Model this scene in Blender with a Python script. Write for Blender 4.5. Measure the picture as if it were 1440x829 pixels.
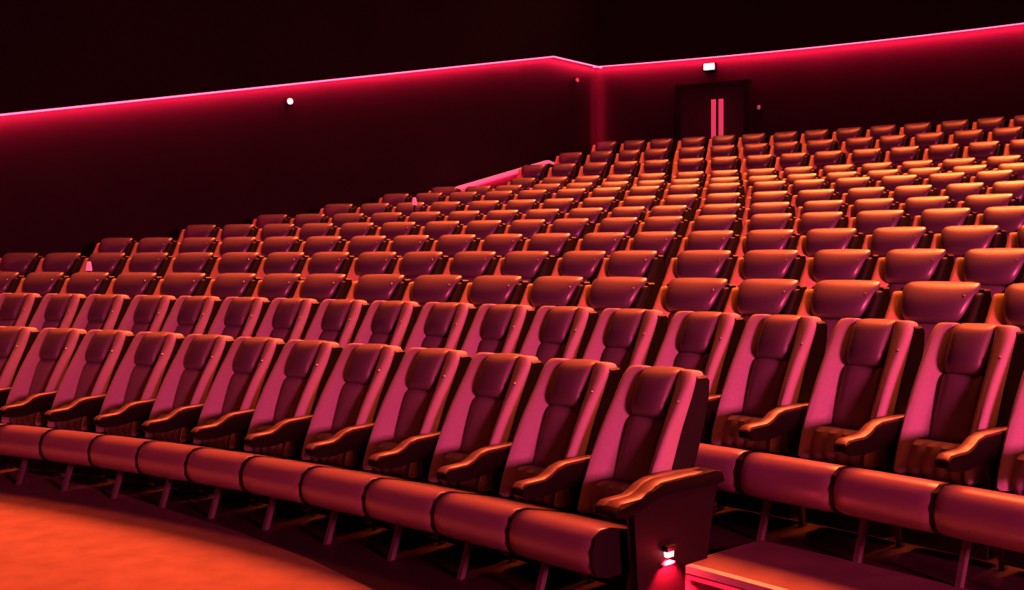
import bpy, bmesh, math, random
from mathutils import Vector, Matrix
random.seed(4)
for o in list(bpy.data.objects): bpy.data.objects.remove(o)
SC = bpy.context.scene; C = SC.collection; PI = math.pi

# ---------------------------------------------------------------- camera, world, lights, exposure
EYE = 1.70; F = 1550.0; YH = 363.6
cam = bpy.data.cameras.new('camera'); camo = bpy.data.objects.new('camera', cam); C.objects.link(camo)
camo.location = (0, 0, EYE); camo.rotation_euler = (PI/2, 0, 0)
cam.sensor_width = 36; cam.lens = 36*F/1440; cam.shift_y = -(414.5-YH)/1440
cam.clip_end = 200
SC.camera = camo
SC.view_settings.view_transform = 'Standard'; SC.view_settings.look = 'None'
SC.view_settings.exposure = 0.0; SC.view_settings.gamma = 1; SC.view_settings.use_curve_mapping = False
w = bpy.data.worlds.new('world'); SC.world = w; w.use_nodes = True
w.node_tree.nodes['Background'].inputs[0].default_value = (0.30, 0.012, 0.05, 1)
w.node_tree.nodes['Background'].inputs[1].default_value = 0.05

def area(name, loc, target, sx, sy, power, col, spread=PI):
    l = bpy.data.lights.new(name, 'AREA'); l.shape = 'RECTANGLE'; l.size = sx; l.size_y = sy
    l.energy = power; l.color = col; l.spread = spread
    o = bpy.data.objects.new(name, l); C.objects.link(o); o.location = loc
    o.rotation_euler = (Vector(target)-Vector(loc)).to_track_quat('-Z', 'Y').to_euler()
    return o
COVE = 20.0
ORANGE = (1.0, 0.118, 0.026); PINK = (1.0, 0.070, 0.215)
# orange house lights on racks over the rows, hung behind the rows they light and aimed forward and down
KEY = 104.0
def house_light(R, deg, z, power, sx=3.4, sy=2.0, elev=54, L=6.5, spread=47):
    th = math.radians(deg); e = math.radians(elev)
    T = Vector((-10.17+R*math.sin(th), -4.70+R*math.cos(th), z))
    d = Vector((-math.sin(th)*math.cos(e), -math.cos(th)*math.cos(e), -math.sin(e)))
    area('house_light', T-d*L, T, sx, sy, power*KEY, ORANGE, math.radians(spread))
for R, z, degs, p in ((14.9, .8, (20, 31, 42, 53), 1.05), (17.6, 1.3, (9.5, 18, 27.5, 37, 46.5), 1.05), (20.4, 1.9, (13, 20, 28, 36, 44.5), 1.15),
                      (23.2, 2.6, (16, 22.5, 29.5, 37, 44), 1.15), (25.0, 3.1, (19.5, 25, 31, 37.5, 43), 1.15)):
    for dg in degs: house_light(R, dg, z, p)
house_light(12.8, 21, 0, .60, 3.6, 2.6, 68, 7, 48); house_light(12.0, 36, 0, .40, 3.4, 2.6, 68, 7, 48); house_light(15.0, 61, .6, .8, elev=56)
for dg in (24.5, 30, 35.5, 41): house_light(28.2, dg, 4.2, .42, elev=80, L=5, spread=60)
# pink stage wash from the front, right of the camera
area('stage_wash_light', (8.5, -7, 3.4), (1.0, 12, 1.2), 2.5, 1.6, 590, PINK, 1.3)

# ---------------------------------------------------------------- layout of the rows
CX, CY = -10.17, -4.70
ROWS = 'ABCDEFGHIJKLMN'
RAD = dict(zip(ROWS, [15.15,16.16,17.13,18.13,19.16,20.21,21.26,22.32,23.37,24.41,25.46,26.50,27.55,28.58]))
TOP = dict(zip(ROWS, [-.56,-.32,-.14,.07,.26,.45,.62,.81,1.01,1.17,1.36,1.67,1.97,2.26]))
CHAIR_H = 1.14
FLOOR = {r: (0.0 if r == 'A' else EYE+TOP[r]-CHAIR_H) for r in ROWS}
SEATS = {
'A': [935,818,712,615,525,440,365,295,225,155,90,20],
'B': [1527,1375,1235,1105,995,890,797,712,632,556,485,415,347,280,218,153,92,28],
'C': [1478,1328,1195,1085,985,875,789,703,620,540,461,400,335,264,196,130,67,4],
'D': [1406,1291,1188,1088,994,894,825,744,671,598,534,468,405,341,277,214.5,154,92,32],
'E': [1478,1367,1267.5,1172,1086,1002.5,924,852.6,777,711,645.5,581,520.5,458,398,339,282,222,167],
'F': [1420,1332.6,1240,1158,1087,1009,936,873,805,745,683.5,624.4,563,505,448.6,394,338,285],
'G': [1392.6,1306,1231,1160,1085,1016,943,886,826.4,765.6,709,655,600,546,492,437.6,385],
'H': [1424.6,1359,1286,1220,1149.5,1084.4,1019,960,901.6,844,787.6,735,682.7,628.6,579,529,478],
'I': [1400,1333,1266,1201,1139,1083.6,1019.5,963.6,908,855,805,750.5,703,653,605,558.5],
'J': [1430,1365,1301,1243,1185,1129,1074,1020,965,917,866,816.5,770,717,674,627],
'K': [1413,1350,1291,1234,1180,1124,1072,1020,972,918,872,827.5,782,737],
'L': [1444,1385,1328.4,1273.5,1220,1166,1117,1069,1020,973,924.7,881.6,838.5,794.6,752],
'M': [1418,1363,1308,1256.6,1210,1155,1107,1064,1018,974,924,886.7,847,804],
'N': [1447,1394,1343.6,1291,1243,1195,1149.5,1106,1061,1019,976,931.4,893.4,853.7]}
def bearing(px, R):
    """angle (about the centre of the rows) of the seat on circle R that lies in the direction px"""
    u = (px-720)/F
    a = u*u+1; b = -2*(u*CX+CY); c = CX*CX+CY*CY-R*R
    s = (-b+math.sqrt(b*b-4*a*c))/(2*a)
    return math.atan2(u*s-CX, s-CY)
def pol(r, th, z=0.0): return Vector((CX+r*math.sin(th), CY+r*math.cos(th), z))

# ---------------------------------------------------------------- materials
def mat(name, col, rough=.6, noise=0, nscale=40, bump=0, spec=.5, sheen=0, metal=0, emit=None, es=0, stretch=None):
    m = bpy.data.materials.new(name); m.use_nodes = True; nt = m.node_tree; n = nt.nodes; L = nt.links
    b = n['Principled BSDF']; b.inputs['Roughness'].default_value = rough
    b.inputs['Specular IOR Level'].default_value = spec; b.inputs['Metallic'].default_value = metal
    b.inputs['Sheen Weight'].default_value = sheen; b.inputs['Sheen Roughness'].default_value = .4
    tc = n.new('ShaderNodeTexCoord'); mp = n.new('ShaderNodeMapping'); L.new(tc.outputs['Object'], mp.inputs[0])
    if stretch: mp.inputs['Scale'].default_value = stretch
    nz = n.new('ShaderNodeTexNoise'); nz.inputs['Scale'].default_value = nscale; nz.inputs['Detail'].default_value = 5
    L.new(mp.outputs[0], nz.inputs['Vector'])
    mx = n.new('ShaderNodeMix'); mx.data_type = 'RGBA'
    mx.inputs[6].default_value = tuple(c*(1-noise) for c in col)+(1,)
    mx.inputs[7].default_value = tuple(min(1, c*(1+noise)) for c in col)+(1,)
    L.new(nz.outputs['Fac'], mx.inputs[0]); L.new(mx.outputs[2], b.inputs['Base Color'])
    if bump:
        bp = n.new('ShaderNodeBump'); bp.inputs['Strength'].default_value = bump; bp.inputs['Distance'].default_value = .01
        L.new(nz.outputs['Fac'], bp.inputs['Height']); L.new(bp.outputs[0], b.inputs['Normal'])
    if emit:
        b.inputs['Emission Color'].default_value = emit+(1,); b.inputs['Emission Strength'].default_value = es
    return m
M = {}
M['fabric'] = mat('plum_upholstery', (.42,.33,.38), .6, .10, 60, .08, .3, .1)
M['leather'] = mat('dark_plum_leather', (.12,.085,.115), .45, .08, 50, .05, .5, .05)
M['orange_lit'] = mat('orange_lit_upholstery', (.80,.60,.22), .55, .10, 60, .06, .4, .1)  # orange light on the left wings, put into the upholstery colour
M['hide'] = mat('plum_leather', (.135,.095,.13), .40, .08, 50, .04, .65, .05)
M['cushion'] = mat('glossy_plum_leather', (.22,.12,.19), .33, .08, 50, .03, .8, 0)
for k_ in ('cushion', 'hide'):
    b_ = M[k_].node_tree.nodes['Principled BSDF']; b_.inputs['Coat Weight'].default_value = .7; b_.inputs['Coat Roughness'].default_value = .30
M['endboard'] = mat('dark_red_board', (.012,.006,.008), .6, .2, 20, 0, .12)
M['panel'] = mat('plum_panel_upholstery', (.24,.17,.21), .6, .10, 60, .08, .3, .05)
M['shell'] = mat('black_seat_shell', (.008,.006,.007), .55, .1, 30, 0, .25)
M['arm'] = mat('dark_armrest', (.005,.003,.004), .6, .2, 30, .02, .06)
M['pad'] = mat('armrest_leather', (.09,.05,.06), .42, .1, 40, .02, .6)
M['metal'] = mat('dull_metal', (.45,.40,.42), .35, .05, 30, 0, .5, 0, .8)
M['leg'] = mat('dark_leg_metal', (.16,.12,.14), .45, .1, 30, 0, .5, 0, .3)
M['carpet'] = mat('orange_brown_carpet', (.20,.115,.12), .9, .36, 5, .5, .2)
M['wood'] = mat('dark_plum_floorboards', (.05,.022,.034), .5, .45, 5, .05, .4, stretch=(1, 9, 1))
M['wall'] = mat('dark_wall_panel', (.020,.010,.012), .6, .25, 1.2, 0, .15)
M['upper'] = mat('black_upper_wall', (.012,.007,.008), .8, .3, .6, 0, .1)
M['led'] = mat('pink_led_strip', (.8,.3,.4), .5, emit=(1, .10, .22), es=3.2)
M['ledred'] = mat('red_led_strip', (.8,.1,.15), .5, emit=(1, .01, .05), es=1.2)
M['corner'] = mat('dim_red_led_strip', (.5,.1,.1), .5, emit=(1, .01, .05), es=.25)
M['cap'] = mat('glowing_pink_cap', (.9,.4,.5), .5, emit=(1, .13, .25), es=.8)
M['nosing'] = mat('pale_step_nosing', (.8,.55,.58), .5, .05, 30)
M['white'] = mat('white_lamp_lens', (1,1,1), .4, emit=(1, .82, .70), es=7)
M['redlens'] = mat('red_lamp_lens', (1,.3,.3), .4, emit=(1, .25, .28), es=14)
M['door'] = mat('near_black_door', (.03,.012,.016), .5, .2, 3)
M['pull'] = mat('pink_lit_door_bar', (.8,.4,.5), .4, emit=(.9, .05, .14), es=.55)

# ---------------------------------------------------------------- mesh helpers
def bake(bm, levels=0, name='mesh'):
    bmesh.ops.recalc_face_normals(bm, faces=bm.faces)
    me = bpy.data.meshes.new(name); bm.to_mesh(me); bm.free()
    if levels:
        o = bpy.data.objects.new('temporary', me); C.objects.link(o)
        md = o.modifiers.new('subdivision', 'SUBSURF'); md.levels = levels
        dg = bpy.context.evaluated_depsgraph_get()
        me2 = bpy.data.meshes.new_from_object(o.evaluated_get(dg))
        bpy.data.objects.remove(o); bpy.data.meshes.remove(me); me = me2
    for p in me.polygons: p.use_smooth = True
    return me
def put(name, me, m, parent=None, smooth=True):
    me.name = name
    me.materials.clear(); me.materials.append(m)
    if not smooth:
        for p in me.polygons: p.use_smooth = False
    else: me.set_sharp_from_angle(angle=math.radians(42))
    o = bpy.data.objects.new(name, me); C.objects.link(o)
    if parent: o.parent = parent
    return o
def loft(sections, levels=0, cap=True):
    bm = bmesh.new(); rings = [[bm.verts.new(p) for p in s] for s in sections]
    n = len(rings[0])
    for a, b in zip(rings, rings[1:]):
        for i in range(n): bm.faces.new((a[i], a[(i+1) % n], b[(i+1) % n], b[i]))
    if cap: bm.faces.new(rings[0][::-1]); bm.faces.new(rings[-1])
    return bake(bm, levels)
def boxbm(bm, x0, x1, y0, y1, z0, z1):
    v = [bm.verts.new((x, y, z)) for x in (x0, x1) for y in (y0, y1) for z in (z0, z1)]
    for f in ((0,1,3,2),(4,6,7,5),(0,4,5,1),(2,3,7,6),(0,2,6,4),(1,5,7,3)): bm.faces.new([v[i] for i in f])
def box(x0, x1, y0, y1, z0, z1, bevel=0):
    bm = bmesh.new(); boxbm(bm, x0, x1, y0, y1, z0, z1)
    if bevel: bmesh.ops.bevel(bm, geom=list(bm.edges), offset=bevel, segments=2, profile=.5, affect='EDGES')
    return bake(bm)
def prism(pts, s0, s1, bevel=0, seg=2):
    """closed outline in (t, z) swept across the width of a seat"""
    bm = bmesh.new()
    a = [bm.verts.new((s0, Y(t), z)) for t, z in pts]; b = [bm.verts.new((s1, Y(t), z)) for t, z in pts]
    n = len(pts)
    for i in range(n): bm.faces.new((a[i], a[(i+1) % n], b[(i+1) % n], b[i]))
    bm.faces.new(a[::-1]); bm.faces.new(b)
    if bevel: bmesh.ops.bevel(bm, geom=list(bm.edges), offset=bevel, segments=seg, profile=.5, affect='EDGES')
    return bake(bm)
T0 = .40                                    # the seat's own origin is on the floor, T0 in front of the back's top
def Y(t): return T0-t
def tag(o, label=None, cat=None, group=None, kind=None):
    if label: o['label'] = label
    if cat: o['category'] = cat
    if group: o['group'] = group
    if kind: o['kind'] = kind
    return o
def lerp_table(tab, z):
    for (z0, v0), (z1, v1) in zip(tab, tab[1:]):
        if z <= z1: k = (z-z0)/(z1-z0); return v0+(v1-v0)*max(0, k)
    return tab[-1][1]
BACK = [(.30,.345),(.42,.32),(.55,.29),(.70,.235),(.85,.165),(.98,.095),(1.08,.05),(1.14,.025)]
def tb(z): return lerp_table(BACK, z)        # how far in front of the top the back's face is, by height

# ---------------------------------------------------------------- seat parts
def wing_mesh(sg, wide=.232):
    secs = []
    for z in (.40,.44,.55,.68,.82,.94,1.03,1.09,1.125,1.135):
        t = tb(z)
        inn = .104 if z > .85 else .104-(.85-z)*.05
        fw = lerp_table([(.4,.14),(.6,.12),(.8,.10),(1.0,.06),(1.14,.02)], z)
        k = 1.0; wd = wide
        if z > 1.12: k = .55; wd = wide-.012
        if z > 1.13: k = .25; wd = wide-.03
        rb = -.075-.045*min(1, max(0, (z-1.0)/.08))
        c = [(wd-.004, rb*(k if k < .5 else 1)), (wd, fw*.2*k), (wd-.006, fw*.8*k), (wd-.028, fw*1.0*k+.004), (wd-.060, fw*.82*k),
             (inn+.025, .012*k), (inn, -.005*k), (inn, rb*(k if k < .5 else 1))]
        secs.append([(sg*s, Y(t+d), z) for s, d in c])
    return loft(secs, 1)
def panel_mesh(half=.112):
    secs = []
    for z in (.40,.45,.60,.74,.86,.885,.895):
        t = tb(z); bulge = {.40:.0,.45:.02,.60:.03,.74:.034,.86:.042,.885:.03,.895:.0}[z]
        c = [(-half,-.06),(-half,0),(-half+.02,bulge*.8),(0,bulge),(half-.02,bulge*.8),(half,0),(half,-.06)]
        secs.append([(s, Y(t+d), z) for s, d in c])
    return loft(secs, 1)
def pillow_mesh(half_top, half_bot, z0, z1, thick, boxy=False):
    secs = []
    zs = [z0, z0+.010, z0+.045, z0+.11, z1-.085, z1-.040, z1-.012, z1+.004]
    bu = [0, .45, .92, 1.06, .90, .60, .25, -.15] if not boxy else [-.3, .15, .90, 1.12, .95, .80, .50, -.1]
    for z, k in zip(zs, bu):
        u = (z-z0)/(z1-z0); hw = half_bot+(half_top-half_bot)*min(1, max(0, u))**.6
        if z > z1-.02 and not boxy: hw -= .010+(.018 if z > z1-.01 else 0)
        if z < z0+.009: hw -= .03
        elif z < z0+.02: hw -= .010
        t = tb(min(z, 1.14)); rb = -.07-(.05*min(1, max(0, (z-1.0)/.08)) if boxy else 0); rb *= (.75 if boxy and z > z1 else 1)
        c = [(-hw, rb), (-hw, thick*.30*k), (-hw+.018, thick*.80*k), (-hw*.45, thick*k), (0, thick*1.04*k),
                      (hw*.45, thick*k), (hw-.018, thick*.80*k), (hw, thick*.30*k), (hw, rb)]
        secs.append([(s, Y(t+d-(.03 if z > z1 else 0)), z) for s, d in c])
    return loft(secs, 1)
def shell_mesh(half=.240, top=1.125):
    secs = []
    for z in (.05,.34,.60,.85,1.0,1.08,top-.01,top):  # shell carried down near the floor to block light under the seat
        t = tb(z); k = 1 if z < top-.02 else .8
        b = lerp_table([(.3,.16),(.7,.20),(.95,.165),(1.08,.115),(1.14,.10)], z)*k
        h = half*(1 if z < top-.005 else .96)
        c = [(-h, .02), (-h, -b+.03), (-h+.04, -b), (0, -b-.01), (h-.04, -b), (h, -b+.03), (h, .02)]
        secs.append([(s, Y(t+d-.03), z) for s, d in c])
    return loft(secs, 0)
def cushion_mesh(half=.272):
    prof = [(.34,.29),(.36,.39),(.45,.405),(.60,.440),(.74,.474),(.808,.475),(.858,.443),(.886,.38),(.880,.31),(.85,.262),(.78,.240),(.55,.25)]
    secs = []
    for s, k in ((-half,.90),(-half+.008,.97),(-half+.03,1),(0,1.0),(half-.03,1),(half-.008,.97),(half,.90)):
        cx, cz = .62, .37
        secs.append([(s, Y(cx+(t-cx)*k), cz+(z-cz)*k) for t, z in prof])
    return loft(secs, 1)
def lumbar_mesh(half=.155):
    secs = []; n = 24
    for i in range(n+1):
        s = -half+2*half*i/n; r = .020*abs(math.sin(i*PI/6))
        e = 1 if 0 < i < n else .6
        pr = [(.30,.39),(.385+r,.395),(.405+r*e,.43),(.395+r*e,.50),(.37+r,.555),(.34,.575),(.26,.57)]
        secs.append([(s, Y(.30+(t-.30)*e), z) for t, z in pr])
    return loft(secs, 0)
def arm_mesh(sc, wd=.036):
    # outline of the armrest: flat pad, step down to a scooped tip
    pr = [(.06,.655),(.30,.662),(.50,.658),(.56,.645),(.61,.618),(.66,.602),(.74,.600),(.80,.598),(.83,.580),(.825,.55),(.79,.530),
          (.72,.522),(.66,.520),(.60,.525),(.50,.535),(.20,.540),(.05,.545)]
    secs = []
    for s, k in ((-wd,.86),(-wd+.006,.97),(-wd+.015,1),(wd-.015,1),(wd-.006,.97),(wd,.86)):
        secs.append([(sc+s, Y(.46+(t-.46)*(1-(1-k)*.12)), .575+(z-.575)*k) for t, z in pr])
    return loft(secs, 0)
def pad_mesh(sc, wd=.031):
    top = [(.08,.655),(.30,.662),(.50,.658),(.56,.645),(.61,.618),(.66,.602),(.74,.600),(.80,.598),(.826,.584)]
    secs = []
    for t, z in top:
        e = .012 if t not in (.08, .826) else .006
        secs.append([(sc-wd, Y(t), z-.004), (sc-wd, Y(t), z+e*.5), (sc-wd+.010, Y(t), z+e), (sc+wd-.010, Y(t), z+e), (sc+wd, Y(t), z+e*.5), (sc+wd, Y(t), z-.004)])
    return loft(secs, 0)
def post_mesh(sc):
    return prism([(.22,.56),(.46,.56),(.42,.30),(.20,.30)], sc-.018, sc+.018, .004)
def leg_mesh(sc, t0, t1, z1=.27, wt=.018, ws=.014):
    secs = []
    for k in (0, 1):
        t = t0+(t1-t0)*k; z = z1*(1-k)
        secs.append([(sc-ws, Y(t-wt), z), (sc+ws, Y(t-wt), z), (sc+ws, Y(t+wt), z), (sc-ws, Y(t+wt), z)])
    return loft(secs, 0)
def cyl(bm_r, p0, p1, n=10):
    d = Vector(p1)-Vector(p0); L = d.length; q = d.to_track_quat('Z', 'Y')
    bm = bmesh.new(); bmesh.ops.create_cone(bm, cap_ends=True, segments=n, radius1=bm_r, radius2=bm_r, depth=L)
    bmesh.ops.transform(bm, matrix=Matrix.Translation((Vector(p0)+Vector(p1))/2) @ q.to_matrix().to_4x4(), verts=bm.verts)
    return bake(bm)

HALF = .29
def make_wing_seat():
    root = bpy.data.objects.new('theater_seat', None); C.objects.link(root)
    put('side_wing', wing_mesh(-1), M['fabric'], root)
    put('side_wing', wing_mesh(1), M['fabric'], root)
    put('backrest', panel_mesh(), M['panel'], root)
    put('headrest', pillow_mesh(.114, .110, .875, 1.132, .066, boxy=True), M['leather'], root)
    put('back_shell', shell_mesh(.236, 1.105), M['shell'], root, False)
    cu = put('seat_cushion', cushion_mesh(), M['cushion'], root)
    for q in (-1, 1): put('cushion_side', prism([(.36,.39),(.60,.440),(.74,.472),(.80,.471),(.850,.440),(.877,.38),(.872,.312),(.845,.268),(.77,.247),(.36,.27)], q*.269, q*.283), M['shell'], cu, False)
    put('lumbar_cushion', lumbar_mesh(), M['panel'], root)
    a = put('armrest', arm_mesh(HALF), M['arm'], root)
    put('arm_pad', pad_mesh(HALF), M['pad'], a)
    put('support_post', post_mesh(HALF), M['shell'], a, False)
    put('leg', leg_mesh(HALF, .58, .68), M['leg'], root, False)
    put('leg', leg_mesh(HALF-.02, .30, .24), M['leg'], root, False)
    z = .985
    put('metal_stud', cyl(.007, (.205, Y(tb(z)+.052), z), (.205, Y(tb(z)+.070), z)), M['metal'], root)
    return root
def make_pillow_seat():
    root = bpy.data.objects.new('theater_seat', None); C.objects.link(root)
    put('headrest', pillow_mesh(.226, .160, .89, 1.14, .105), M['hide'], root)
    put('side_wing', wing_low(-1), M['orange_lit'], root)
    put('side_wing', wing_low(1), M['shell'], root)  # right wing takes the shell black, its dark side put into the colour
    put('backrest', panel_mesh(.15), M['panel'], root)
    put('back_shell', shell_mesh(.242, 1.10), M['shell'], root, False)
    cu = put('seat_cushion', cushion_mesh(), M['cushion'], root)
    for q in (-1, 1): put('cushion_side', prism([(.36,.39),(.60,.440),(.74,.472),(.80,.471),(.850,.440),(.877,.38),(.872,.312),(.845,.268),(.77,.247),(.36,.27)], q*.269, q*.283), M['shell'], cu, False)
    a = put('armrest', arm_mesh(HALF), M['arm'], root)
    put('arm_pad', pad_mesh(HALF), M['pad'], a)
    put('support_post', post_mesh(HALF), M['shell'], a, False)
    put('leg', leg_mesh(HALF, .58, .68), M['leg'], root, False)
    z = 1.06
    put('metal_stud', cyl(.006, (.17, Y(tb(z)+.064), z), (.17, Y(tb(z)+.078), z)), M['metal'], root)
    return root
def wing_low(sg):
    secs = []
    for z in (.40,.44,.55,.68,.80,.92,1.03,1.07,1.08):
        t = tb(z); fw = lerp_table([(.4,.12),(.6,.11),(.8,.10),(.96,.06),(1.08,.035)], z); wd = .245; inn = .14
        k = 1 if z < 1.075 else .5
        wd += .030*min(1, max(0, (z-.68)/.12)) if sg < 0 else 0
        c = [(wd-.004, -.075*k), (wd, fw*.2*k), (wd-.006, fw*.8*k), (wd-.028, fw*k), (wd-.055, fw*.8*k), (inn+.02, .012*k), (inn, -.005*k), (inn, -.075*k)]
        secs.append([(sg*s, Y(t+d), z) for s, d in c])
    return loft(secs, 1)
def copy_tree(o):
    c = o.copy(); C.objects.link(c)
    for ch in list(o.children):
        d = ch.copy(); C.objects.link(d); d.parent = c
        for g in list(ch.children):
            e = g.copy(); C.objects.link(e); e.parent = d
    return c

ORD = ['first','second','third','fourth','fifth','sixth','seventh','eighth','ninth','tenth','eleventh','twelfth','thirteenth',
       'fourteenth','fifteenth','sixteenth','seventeenth','eighteenth','nineteenth']
ROWNAME = dict(zip(ROWS, ['front row']+[ORD[i]+' row' for i in range(1, 13)]+['back row']))
wing0 = make_wing_seat(); pil0 = make_pillow_seat(); used = set()
first_a = None
for r in ROWS:
    R = RAD[r]; xs = SEATS[r]; th = [bearing(x, R) for x in xs]; n = len(xs)
    for i in range(n):
        proto = wing0 if r in 'AB' else pil0
        if proto.name not in used: o = proto; used.add(proto.name)
        else: o = copy_tree(proto)
        gaps = [abs(th[j]-th[j+1])*R for j in (i-1, i) if 0 <= j < n-1]
        g = sum(gaps)/len(gaps); sx = min(1.10, max(.88, g/.578))
        if r == 'C' and i == 0: pass
        o.location = pol(R-T0, th[i], FLOOR[r]); o.rotation_euler = (0, 0, -th[i]); o.scale = (sx, 1, (EYE+TOP[r]-FLOOR[r])/CHAIR_H)
        if r == 'A':
            first_a = first_a or o
            if i == 0: lab = 'high-backed plum seat at the aisle end of the front row, beside the red lamp'
            elif i == n-1: lab = 'high-backed plum seat in the front row, leftmost, cut by the photo edge'
            else: lab = 'high-backed plum seat in the front row, %s counting from the aisle end' % ORD[i]
        elif r == 'B':
            if i == 0: lab = 'second-row seat at the right photo edge, only its cushion in view'
            elif i == n-1: lab = 'high-backed plum seat in the second row, leftmost in view'
            else: lab = 'high-backed plum seat in the second row, %s full back from the right' % ORD[i-1]
        else:
            k = n-1-i
            if k == 0: lab = 'leftmost orange-topped seat in the %s, its headrest showing' % ROWNAME[r]
            else: lab = 'orange-topped headrest and seat in the %s, %s from the left end' % (ROWNAME[r], ORD[k])
        tag(o, lab, 'seat', 'theater seats in the '+ROWNAME[r])

# ---------------------------------------------------------------- terraced floor
TH0, TH1 = math.radians(-6), math.radians(72)
def ring(bm, r0, r1, z, t0=TH0, t1=TH1, n=60):
    a = [bm.verts.new(pol(r0, t0+(t1-t0)*i/n, z)) for i in range(n+1)]
    b = [bm.verts.new(pol(r1, t0+(t1-t0)*i/n, z)) for i in range(n+1)]
    for i in range(n): bm.faces.new((a[i], a[i+1], b[i+1], b[i]))
def riser(bm, r, z0, z1, t0=TH0, t1=TH1, n=60):
    a = [bm.verts.new(pol(r, t0+(t1-t0)*i/n, z0)) for i in range(n+1)]
    b = [bm.verts.new(pol(r, t0+(t1-t0)*i/n, z1)) for i in range(n+1)]
    for i in range(n): bm.faces.new((a[i], a[i+1], b[i+1], b[i]))
bm = bmesh.new()
ring(bm, 5.0, RAD['A']+.10, 0)
for a, b in zip(ROWS, ROWS[1:]):
    r0 = RAD[a]+.10; r1 = RAD[b]+.10 if b != 'N' else 30.2
    riser(bm, r0, FLOOR[a], FLOOR[b]); ring(bm, r0, r1, FLOOR[b])
tag(put('floor', bake(bm), M['wood'], None, False), kind='structure')
# carpet of the stage side, a thin layer with its own curved edge
edge = [(-9.5,13.6),(-6.2,10.75),(-4.2,9.04),(-2.8,7.9),(-1.72,6.85),(-1.12,6.18),(-.73,5.66),(-.1,4.6),(.5,3.2),(.8,1.0),(.8,-3)]
bm = bmesh.new(); zc = .012
tp = [bm.verts.new((x, y, zc)) for x, y in edge]; bt = [bm.verts.new((x, y, 0.001)) for x, y in edge]
far = [bm.verts.new((-12, y, zc)) for x, y in edge]
for i in range(len(edge)-1):
    bm.faces.new((tp[i], tp[i+1], far[i+1], far[i])); bm.faces.new((tp[i], bt[i], bt[i+1], tp[i+1]))
tag(put('floor', bake(bm), M['carpet'], None, False), kind='structure')
# landing at the end of the front row, one step up, carpeted, with a pale nosing
thE = bearing(935, RAD['A'])+.36/RAD['A']
bm = bmesh.new(); zB = FLOOR['B']+.006
ring(bm, 14.82, 15.48, zB, thE, TH1, 30); riser(bm, 14.82, .0, zB, thE, TH1, 30)
for rr in (14.82, 15.26): pass
a = [bm.verts.new(pol(x, thE, z)) for x, z in ((14.82, 0), (15.48, 0), (15.48, zB), (14.82, zB))]; bm.faces.new(a)
tag(put('floor', bake(bm), M['carpet'], None, False), kind='structure')
def arcbar(r, z, t0, t1, wr, hz, n=24):
    secs = []
    for i in range(n+1):
        t = t0+(t1-t0)*i/n
        secs.append([pol(r-wr, t, z-hz), pol(r+wr, t, z-hz), pol(r+wr, t, z+hz), pol(r-wr, t, z+hz)])
    return loft(secs)
tag(put('trim_1', arcbar(14.80, zB-.004, thE+.005, TH1, .024, .017), M['nosing'], None, False), kind='structure')
tag(put('trim_2', arcbar(14.795, zB-.045, thE+.005, thE+.05, .006, .008, 6), M['ledred'], None, False), kind='structure')

# ---------------------------------------------------------------- end panel with the red aisle lamp
def to_world(o, p): return o.matrix_basis @ Vector(p)
thA = bearing(935, RAD['A'])
end = bpy.data.objects.new('row_end_panel', None); C.objects.link(end)
end.location = pol(RAD['A']-T0, thA, 0); end.rotation_euler = (0, 0, -thA)
tag(end, 'dark tapered end panel closing the front row, with the glowing red lamp', 'end panel')
S = .345
outl = [(.06,.60),(.10,.625),(.50,.625),(.58,.605),(.66,.585),(.72,.575),(.70,.50),(.67,.0),(.20,.0),(.12,.50)]
put('panel_board', prism(outl, S, S+.045, .008), M['endboard'], end, False)
put('cap_rail', prism([(.03,.60),(.05,.655),(.10,.668),(.52,.662),(.60,.632),(.68,.60),(.82,.595),(.86,.575),(.84,.545),(.68,.55),(.60,.585),(.50,.615),(.08,.60)], S-.045, S+.058, .010), M['arm'], end, True)
put('arm_pad', pad_mesh(S+.003, .04), M['pad'], end); end.children[-1].location.z = .004
put('foot_plate', prism([(.66,.012),(.66,.0),(.18,.0),(.18,.012)], S-.02, S+.07), M['shell'], end, False)
lamp = bpy.data.objects.new('aisle_lamp', None); C.objects.link(lamp)
lamp.location = end.matrix_basis @ Vector((0,0,0)) if False else end.location; lamp.rotation_euler = end.rotation_euler
tag(lamp, 'small glowing red aisle lamp on the end panel of the front row', 'lamp')
tl, zl = .475, .335
put('lamp_housing', prism([(tl-.035,zl+.035),(tl+.035,zl+.035),(tl+.035,zl+.005),(tl-.035,zl+.005)], S+.045, S+.075, .006), M['shell'], lamp, True)
put('lens', prism([(tl-.026,zl+.005),(tl+.026,zl+.005),(tl+.022,zl-.022),(tl-.022,zl-.022)], S+.046, S+.068, .004), M['redlens'], lamp, True)
put('lower_bezel', prism([(tl-.05,zl-.05),(tl-.02,zl-.040),(tl+.02,zl-.040),(tl+.05,zl-.05),(tl+.04,zl-.058),(tl-.04,zl-.058)], S+.045, S+.060, .003), M['nosing'], lamp, True)
l = bpy.data.lights.new('aisle_lamp_light', 'SPOT'); l.energy = 85; l.color = (1, .01, .04); l.spot_size = 1.85; l.spot_blend = .5; l.shadow_soft_size = .012
lo = bpy.data.objects.new('aisle_lamp_light', l); C.objects.link(lo); lo.parent = lamp
lo.location = (S+.085, Y(tl), zl-.03); lo.rotation_euler = (0, math.radians(24), 0)
l = bpy.data.lights.new('aisle_lamp_glow', 'POINT'); l.energy = .8; l.color = (1, .01, .04); l.shadow_soft_size = .01
lo = bpy.data.objects.new('aisle_lamp_glow', l); C.objects.link(lo); lo.parent = lamp; lo.location = (S+.10, Y(tl), zl)

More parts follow.
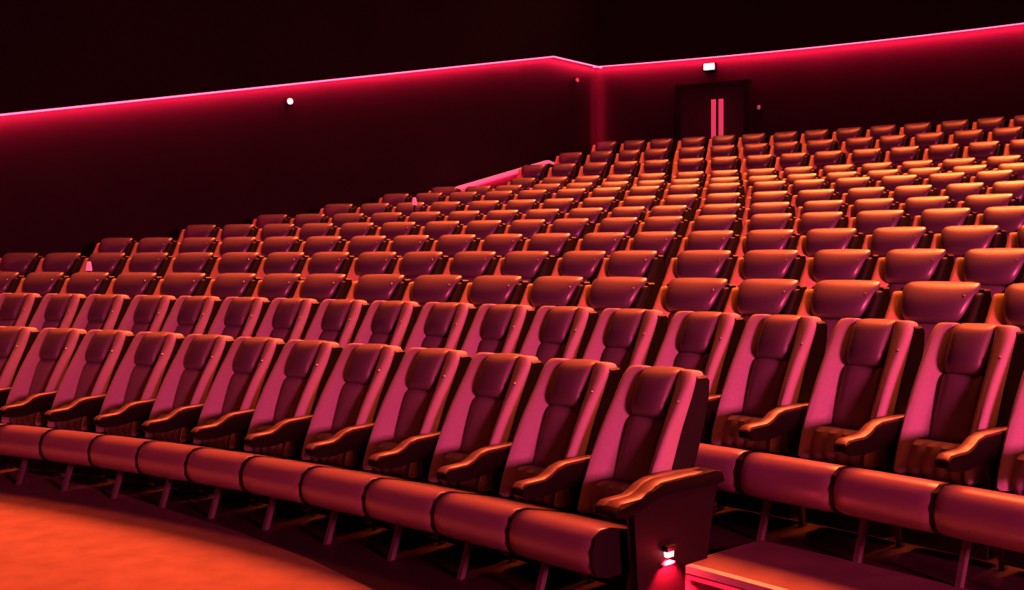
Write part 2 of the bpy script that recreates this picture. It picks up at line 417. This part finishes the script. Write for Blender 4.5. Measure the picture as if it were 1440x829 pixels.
# ---------------------------------------------------------------- walls with their LED coves
D = Vector((.673, .740, 0)); N = Vector((.740, -.673, 0))          # along the left wall (away from the camera) and out of it
K = Vector((1.705, 22.41, 0))                                      # corner of left wall and back wall
def wl(s, z, out=0.0): return K-D*s+N*out+Vector((0, 0, z))
def cove(s): return 5.56 if s < 1.51 else 5.58-(s-1.51)*(5.58-3.46)/(11.92-1.51)
S_ = [0, 1.51, 4, 8, 11.92, 16, 18]
def slab(f0, f1, name, m, stations, t=.15):
    """closed slab between two height functions; f0/f1 give bottom/top, out() its face"""
    secs = []
    for p_in, p_out, z0, z1 in stations:
        secs.append([p_in+Vector((0,0,z0)), p_out+Vector((0,0,z0)), p_out+Vector((0,0,z1)), p_in+Vector((0,0,z1))])
    return tag(put(name, loft(secs), m, None, False), kind='structure')
slab(0, 0, 'wall_left', M['wall'], [(wl(s, 0, -.15), wl(s, 0, 0), -.2, cove(s)+.02) for s in S_])
slab(0, 0, 'wall_left_upper', M['upper'], [(wl(s, 0, -.15), wl(s, 0, .16), cove(s)+.02, 11) for s in S_])
def strip(pts, w_, m, name):
    secs = []
    for i, p in enumerate(pts):
        d = (pts[min(i+1, len(pts)-1)]-pts[max(i-1, 0)]).normalized()
        side = d.cross(Vector((0,0,1))) if abs(d.z) < .9 else d.cross(Vector((1,0,0)))
        side.normalize(); up = side.cross(d).normalized()
        secs.append([p+side*w_+up*w_, p-side*w_+up*w_, p-side*w_-up*w_, p+side*w_-up*w_])
    return tag(put(name, loft(secs), m, None, False), kind='structure')
strip([wl(s, cove(s)+.004, .148) for s in S_], .012, M['led'], 'trim_3')
def cove_light(name, a, b, back, power, w_=.03):
    a = Vector(a); b = Vector(b); d = (b-a); L_ = d.length; d.normalize()
    l = bpy.data.lights.new(name, 'AREA'); l.shape = 'RECTANGLE'; l.size = L_; l.size_y = w_; l.energy = power*L_; l.color = (1, .012, .07); l.spread = PI
    o = bpy.data.objects.new(name, l); C.objects.link(o); o.location = (a+b)/2
    z = -back.normalized(); z = (z-d*z.dot(d)).normalized(); y = z.cross(d)      # the light looks along 'back'
    o.rotation_euler = Matrix((d, y, z)).transposed().to_euler()
for a, b in ((0, 1.51), (1.51, 7), (7, 12.5), (12.5, 18)):
    cove_light('cove_light', wl(a, cove(a)-.01, .115), wl(b, cove(b)-.01, .115), Vector((0,0,-.55))-N, COVE)
RB = math.hypot(K.x-CX, K.y-CY); thK = math.atan2(K.x-CX, K.y-CY); ths = [thK+(math.radians(66)-thK)*i/24 for i in range(25)]
slab(0, 0, 'wall_back', M['wall'], [(pol(RB+.15, t), pol(RB, t), 2.4, 5.58) for t in ths])
slab(0, 0, 'wall_back_upper', M['upper'], [(pol(RB+.15, t), pol(RB-.16, t), 5.58, 11) for t in ths])
strip([pol(RB-.148, t, 5.57) for t in ths], .010, M['led'], 'trim_4')
for i in range(0, 24, 2):
    cove_light('cove_light', pol(RB-.115, ths[i], 5.56), pol(RB-.115, ths[i+2], 5.56), Vector((0,0,-.55))+(pol(1, ths[i+1])-pol(0, 0)), COVE*1.3)
cove_light('corner_light', K+N*.13-D*.11+Vector((0,0,3.6)), K+N*.13-D*.11+Vector((0,0,5.45)), D-N*.8, 3.6)

# ---------------------------------------------------------------- parapet with lit cap by the left ends of the upper rows
def pp(s, z, out=0): return Vector((1.49, 21.5, 0))-D*s+N*out+Vector((0, 0, z))
def ptop(s): return 3.54-(s-1.226)*.256
par = bpy.data.objects.new('stair_parapet', None); C.objects.link(par); par.location = pp(2.4, 2.0)
tag(par, 'low sloping parapet by the left wall, red faced under a glowing pink cap', 'parapet')
inv = par.location
def loc(v): return v-inv
body = [[loc(pp(s, 1.9, -.06)), loc(pp(s, 1.9, 0)), loc(pp(s, ptop(s)-.06, 0)), loc(pp(s, ptop(s)-.06, -.06))] for s in (1.226, 3.9)]
put('parapet_board', loft(body), M['carpet'], par, False)
body = [[loc(pp(s, ptop(s)-.06, -.08)), loc(pp(s, ptop(s)-.06, .03)), loc(pp(s, ptop(s)-.005, .03)), loc(pp(s, ptop(s)-.005, -.08))] for s in (1.20, 3.9)]
put('cap', loft(body), M['cap'], par, False)
e0 = pp(1.20, ptop(1.2)-.03, 0); e1 = e0+Vector((.28, .0, -.11))
put('end_rail', cyl(.025, loc(e0), loc(e1)), M['cap'], par)
body = [[loc(pp(s, ptop(s)-.085, .01)), loc(pp(s, ptop(s)-.085, .025)), loc(pp(s, ptop(s)-.065, .025)), loc(pp(s, ptop(s)-.065, .01))] for s in (1.5, 3.7)]
ql = bpy.data.lights.new('parapet_light', 'AREA'); ql.shape = 'RECTANGLE'; ql.size = 2.3; ql.size_y = .03; ql.energy = 6; ql.color = (1, .01, .06)
qo = bpy.data.objects.new('parapet_light', ql); C.objects.link(qo); dd = (pp(3.7, ptop(3.7))-pp(1.5, ptop(1.5))).normalized(); zz = (N+Vector((0,0,.9))).normalized(); zz = (zz-dd*zz.dot(dd)).normalized()
qo.location = pp(2.6, ptop(2.6)-.07, .035); qo.rotation_euler = Matrix((dd, zz.cross(dd), zz)).transposed().to_euler()
put('light_strip', loft(body), M['ledred'], par, False)

# ---------------------------------------------------------------- door in the back wall, lamps
def back(px, y, out=0.0):
    t = bearing(px, RB-out); p = pol(RB-out, t); return t, p, EYE+(YH-y)/F*p.y
def wallframe(px):
    t, p, z = back(px, 100); o = Vector((CX, CY, 0)); return t, p
t, p, _ = back(1003, 100)
half = (back(1055, 0)[1]-back(951, 0)[1]).length/2
ztop = back(1003, 116)[2]
door = bpy.data.objects.new('door_1', None); C.objects.link(door); door.location = Vector((p.x, p.y, FLOOR['N'])); door.rotation_euler = (0, 0, -t)
tag(door, kind='structure')
H = ztop-FLOOR['N']
for nm, a in (('door_frame', (-half, -half+.10, -.09, .0, 0, H)), ('door_frame', (half-.10, half, -.09, .0, 0, H)), ('door_frame', (-half, half, -.09, .0, H-.10, H))):
    put(nm, box(*a, bevel=.006), M['upper'], door, False)
put('door_leaf', box(-half+.10, -.006, -.055, 0, 0, H-.10), M['door'], door, False)
put('door_leaf', box(.006, half-.10, -.055, 0, 0, H-.10), M['door'], door, False)
zb = back(1003, 141)[2]-FLOOR['N']
for xo in (.040, .188):
    h = put('door_bar', box(xo-.046, xo+.044, -.12, -.09, .25, zb, .008), M['pull'], door, False)
    put('bracket', box(xo-.02, xo+.02, -.09, -.05, .5, .56), M['shell'], h, False)
def wall_lamp(px, y, w_, h_, m, label, name='emergency_lamp', light=0):
    t, p, z = back(px, y)
    r = bpy.data.objects.new(name, None); C.objects.link(r); r.location = (p.x, p.y, z); r.rotation_euler = (0, 0, -t)
    tag(r, label, 'lamp')
    put('housing', box(-w_-.02, w_+.02, -.12, 0, -h_-.02, h_+.02, .006), M['shell'], r, False)
    put('lens', box(-w_, w_, -.14, -.115, -h_, h_, .01), m, r, True)
    return r
wall_lamp(1000, 95, .105, .058, M['white'], 'bright white emergency lamp on the back wall above the door')
M['dim'] = mat('dim_pilot_lens', (.8,.3,.3), .4, emit=(.8, .25, .28), es=.12)
wall_lamp(1070, 152, .03, .04, M['dim'], 'dim tiny wall lamp right of the door', 'pilot_lamp')
def left_lamp(px, y, sz, m, label, name):
    u = (px-720)/F; s = (K.x-u*K.y)/(D.x-u*D.y); q = wl(s, 0); z = EYE+(YH-y)/F*q.y
    r = bpy.data.objects.new(name, None); C.objects.link(r); r.location = (q.x, q.y, z); r.rotation_euler = (0, 0, math.atan2(D.y, D.x))
    tag(r, label, 'lamp')
    put('housing', box(-sz-.01, sz+.01, -.06, 0, -sz-.01, sz+.01, .004), M['shell'], r, False)
    put('lens', cyl(sz, (0, -.085, 0), (0, -.055, 0), 16), m, r)
M['spot'] = mat('pale_spot_lens', (1,.9,.9), .4, emit=(1, .55, .55), es=2.5)
left_lamp(404, 143, .045, M['spot'], 'small round white lamp on the left wall under the red light line', 'wall_spot_lamp')
left_lamp(808, 113, .04, M['dim'], 'dim tiny lamp on the left wall near the room corner', 'pilot_lamp')

# two small pink marker lamps on posts among the rows
def marker(px, y, row, label):
    R = RAD[row]+.32; t = bearing(px, R); p = pol(R, t); nxt = ROWS[ROWS.index(row)+1]; z0 = FLOOR[nxt]; z = EYE+(YH-y)/F*p.y
    o = bpy.data.objects.new('marker_lamp', None); C.objects.link(o); o.location = (p.x, p.y, z0); o.rotation_euler = (0, 0, -t)
    tag(o, label, 'lamp')
    h = z-z0
    put('post', cyl(.012, (0, 0, 0), (0, 0, h-.04)), M['shell'], o)
    put('base', cyl(.05, (0, 0, 0), (0, 0, .012), 14), M['shell'], o)
    bm = bmesh.new(); bmesh.ops.create_cone(bm, cap_ends=True, segments=14, radius1=.036, radius2=.020, depth=.10)
    bmesh.ops.bevel(bm, geom=list(bm.edges), offset=.008, segments=2, profile=.5, affect='EDGES')
    bmesh.ops.translate(bm, vec=(0, 0, h), verts=bm.verts)
    put('lamp_shade', bake(bm), M['cap'], o)
marker(125, 374, 'C', 'small pink glowing marker lamp between fourth-row headrests near the left edge')
marker(583, 283, 'G', 'tiny pink marker lamp among the left rows below the sloping parapet')
